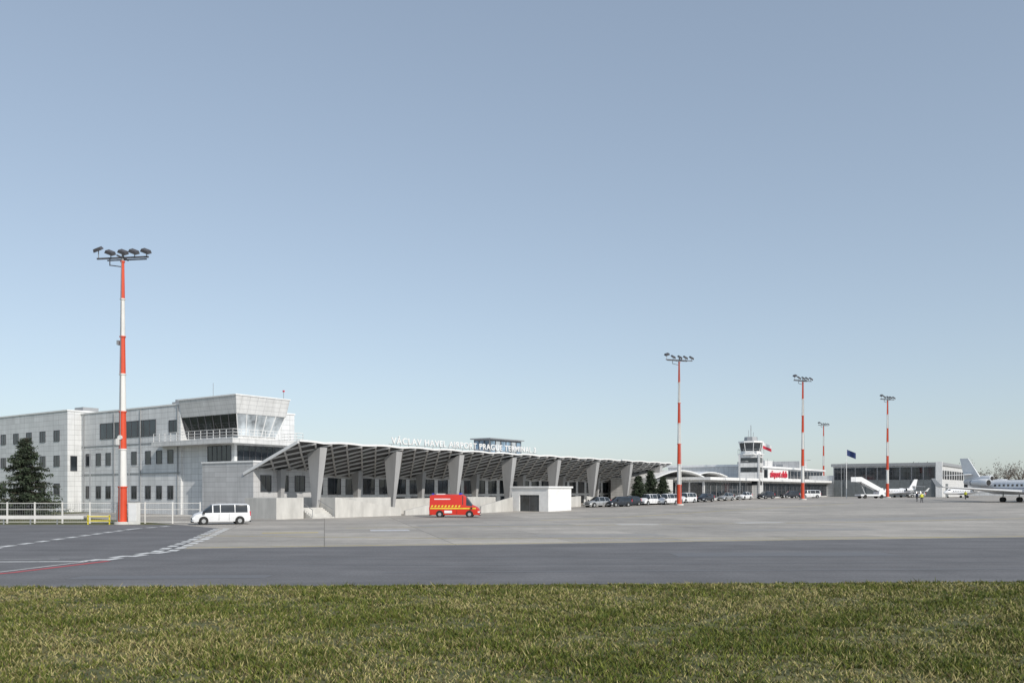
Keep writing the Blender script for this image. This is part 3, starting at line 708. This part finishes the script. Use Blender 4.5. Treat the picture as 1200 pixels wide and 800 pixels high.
for xx in (-2.6,1.8):
    for s in (-1,1): b.cyl((xx,s*.8,.45),(xx,s*1.12,.45),.45,.45,'black',14)
b.bar((1,0,.9),(2.4,0,3.7),.2,'steel')
b.obj('stairs_body',ps)

# ---------------------------------------------------------------- people
def person(x,y,ang,top,step=.18):
    e=empty('ground_crew_person',(x,y,gz(x,y)+.01),ang)
    V=[(0,0,.95),(0,0,1.15),(0,0,1.38),(0,0,1.5),(0,0,1.62),(0,0,1.72),
       (0,.2,1.4),(.05,.25,1.12),(.15,.24,.88),(.2,.23,.8),(0,-.2,1.4),(-.05,-.25,1.12),(.05,-.25,.88),(.08,-.25,.8),
       (0,.1,.88),(step*.6,.11,.5),(step,.11,.08),(step+.16,.12,.04),(0,-.1,.88),(-step*.2,-.11,.5),(-step,-.11,.08),(-step+.16,-.12,.04)]
    E=[(0,1),(1,2),(2,3),(3,4),(4,5),(2,6),(6,7),(7,8),(8,9),(2,10),(10,11),(11,12),(12,13),(0,14),(14,15),(15,16),(16,17),(0,18),(18,19),(19,20),(20,21)]
    Rr=[.15,.15,.17,.07,.10,.085,.075,.055,.04,.045,.075,.055,.04,.045,.1,.075,.05,.045,.1,.075,.05,.045]
    me=bpy.data.meshes.new('body'); me.from_pydata(V,E,[]); o=link(bpy.data.objects.new('body',me),e)
    md=o.modifiers.new('skin','SKIN')
    for i,r in enumerate(Rr): me.skin_vertices[0].data[i].radius=(r,r)
    me.skin_vertices[0].data[0].use_root=True
    s=o.modifiers.new('sub','SUBSURF'); s.levels=1; s.render_levels=1
    mm,nt,b_=new_mat('crew_clothes'); tc=N(nt,'ShaderNodeTexCoord'); sp_=N(nt,'ShaderNodeSeparateXYZ'); nt.links.new(tc.outputs['Object'],sp_.inputs[0])
    cr=N(nt,'ShaderNodeValToRGB'); cr.color_ramp.interpolation='CONSTANT'; el=cr.color_ramp.elements
    el[0].position=0; el[0].color=(.02,.02,.03,1); el[1].position=.475; el[1].color=(*top,1)
    a=el.new(.745); a.color=(.5,.32,.24,1); a=el.new(.845); a.color=(.04,.025,.02,1)
    dv=N(nt,'ShaderNodeMath',operation='MULTIPLY'); dv.inputs[1].default_value=.5; nt.links.new(sp_.outputs[2],dv.inputs[0]); nt.links.new(dv.outputs[0],cr.inputs[0]); nt.links.new(cr.outputs[0],b_.inputs['Base Color'])
    me.materials.append(mm)
person(72.5,151,R(-100),(.7,.7,.05)); person(75,158,R(200),(.03,.04,.08)); person(93,175,R(40),(.7,.7,.05))

# ---------------------------------------------------------------- light
sd=Vector((.62,-.78)).normalized(); EL=R(34)
w=bpy.data.worlds.new('World'); scene.world=w; w.use_nodes=True; nt=w.node_tree
sk=nt.nodes.new('ShaderNodeTexSky'); sk.sky_type='NISHITA'; sk.sun_disc=False; sk.sun_elevation=EL; sk.sun_rotation=math.atan2(sd.x,sd.y)
sk.air_density=1.0; sk.dust_density=1.0; sk.ozone_density=1.0; sk.altitude=300
hs=nt.nodes.new('ShaderNodeHueSaturation'); hs.inputs['Saturation'].default_value=.78
gm=nt.nodes.new('ShaderNodeGamma'); gm.inputs[1].default_value=.6
mu=nt.nodes.new('ShaderNodeMix'); mu.data_type='RGBA'; mu.blend_type='MULTIPLY'; mu.inputs[0].default_value=1; mu.inputs[7].default_value=(1.86,2.03,2.18,1)
nt.links.new(sk.outputs[0],hs.inputs['Color']); nt.links.new(hs.outputs[0],gm.inputs[0]); nt.links.new(gm.outputs[0],mu.inputs[6])
bg=nt.nodes['Background']; nt.links.new(mu.outputs[2],bg.inputs[0]); bg.inputs[1].default_value=.12
L=bpy.data.lights.new('sun','SUN'); L.energy=3.5; L.angle=R(.6); L.color=(1,.94,.86)
lo=bpy.data.objects.new('sun',L); link(lo)
d=Vector((sd.x*math.cos(EL),sd.y*math.cos(EL),math.sin(EL))); lo.rotation_euler=d.to_track_quat('Z','Y').to_euler()

cam=bpy.data.cameras.new('camera'); cam.lens=30; cam.sensor_width=36; cam.shift_y=.145; cam.clip_end=6000
co=link(bpy.data.objects.new('camera',cam)); co.location=(0,0,3.2); co.rotation_euler=(R(90),0,0); scene.camera=co
scene.view_settings.view_transform='Standard'; scene.view_settings.look='None'; scene.view_settings.exposure=0
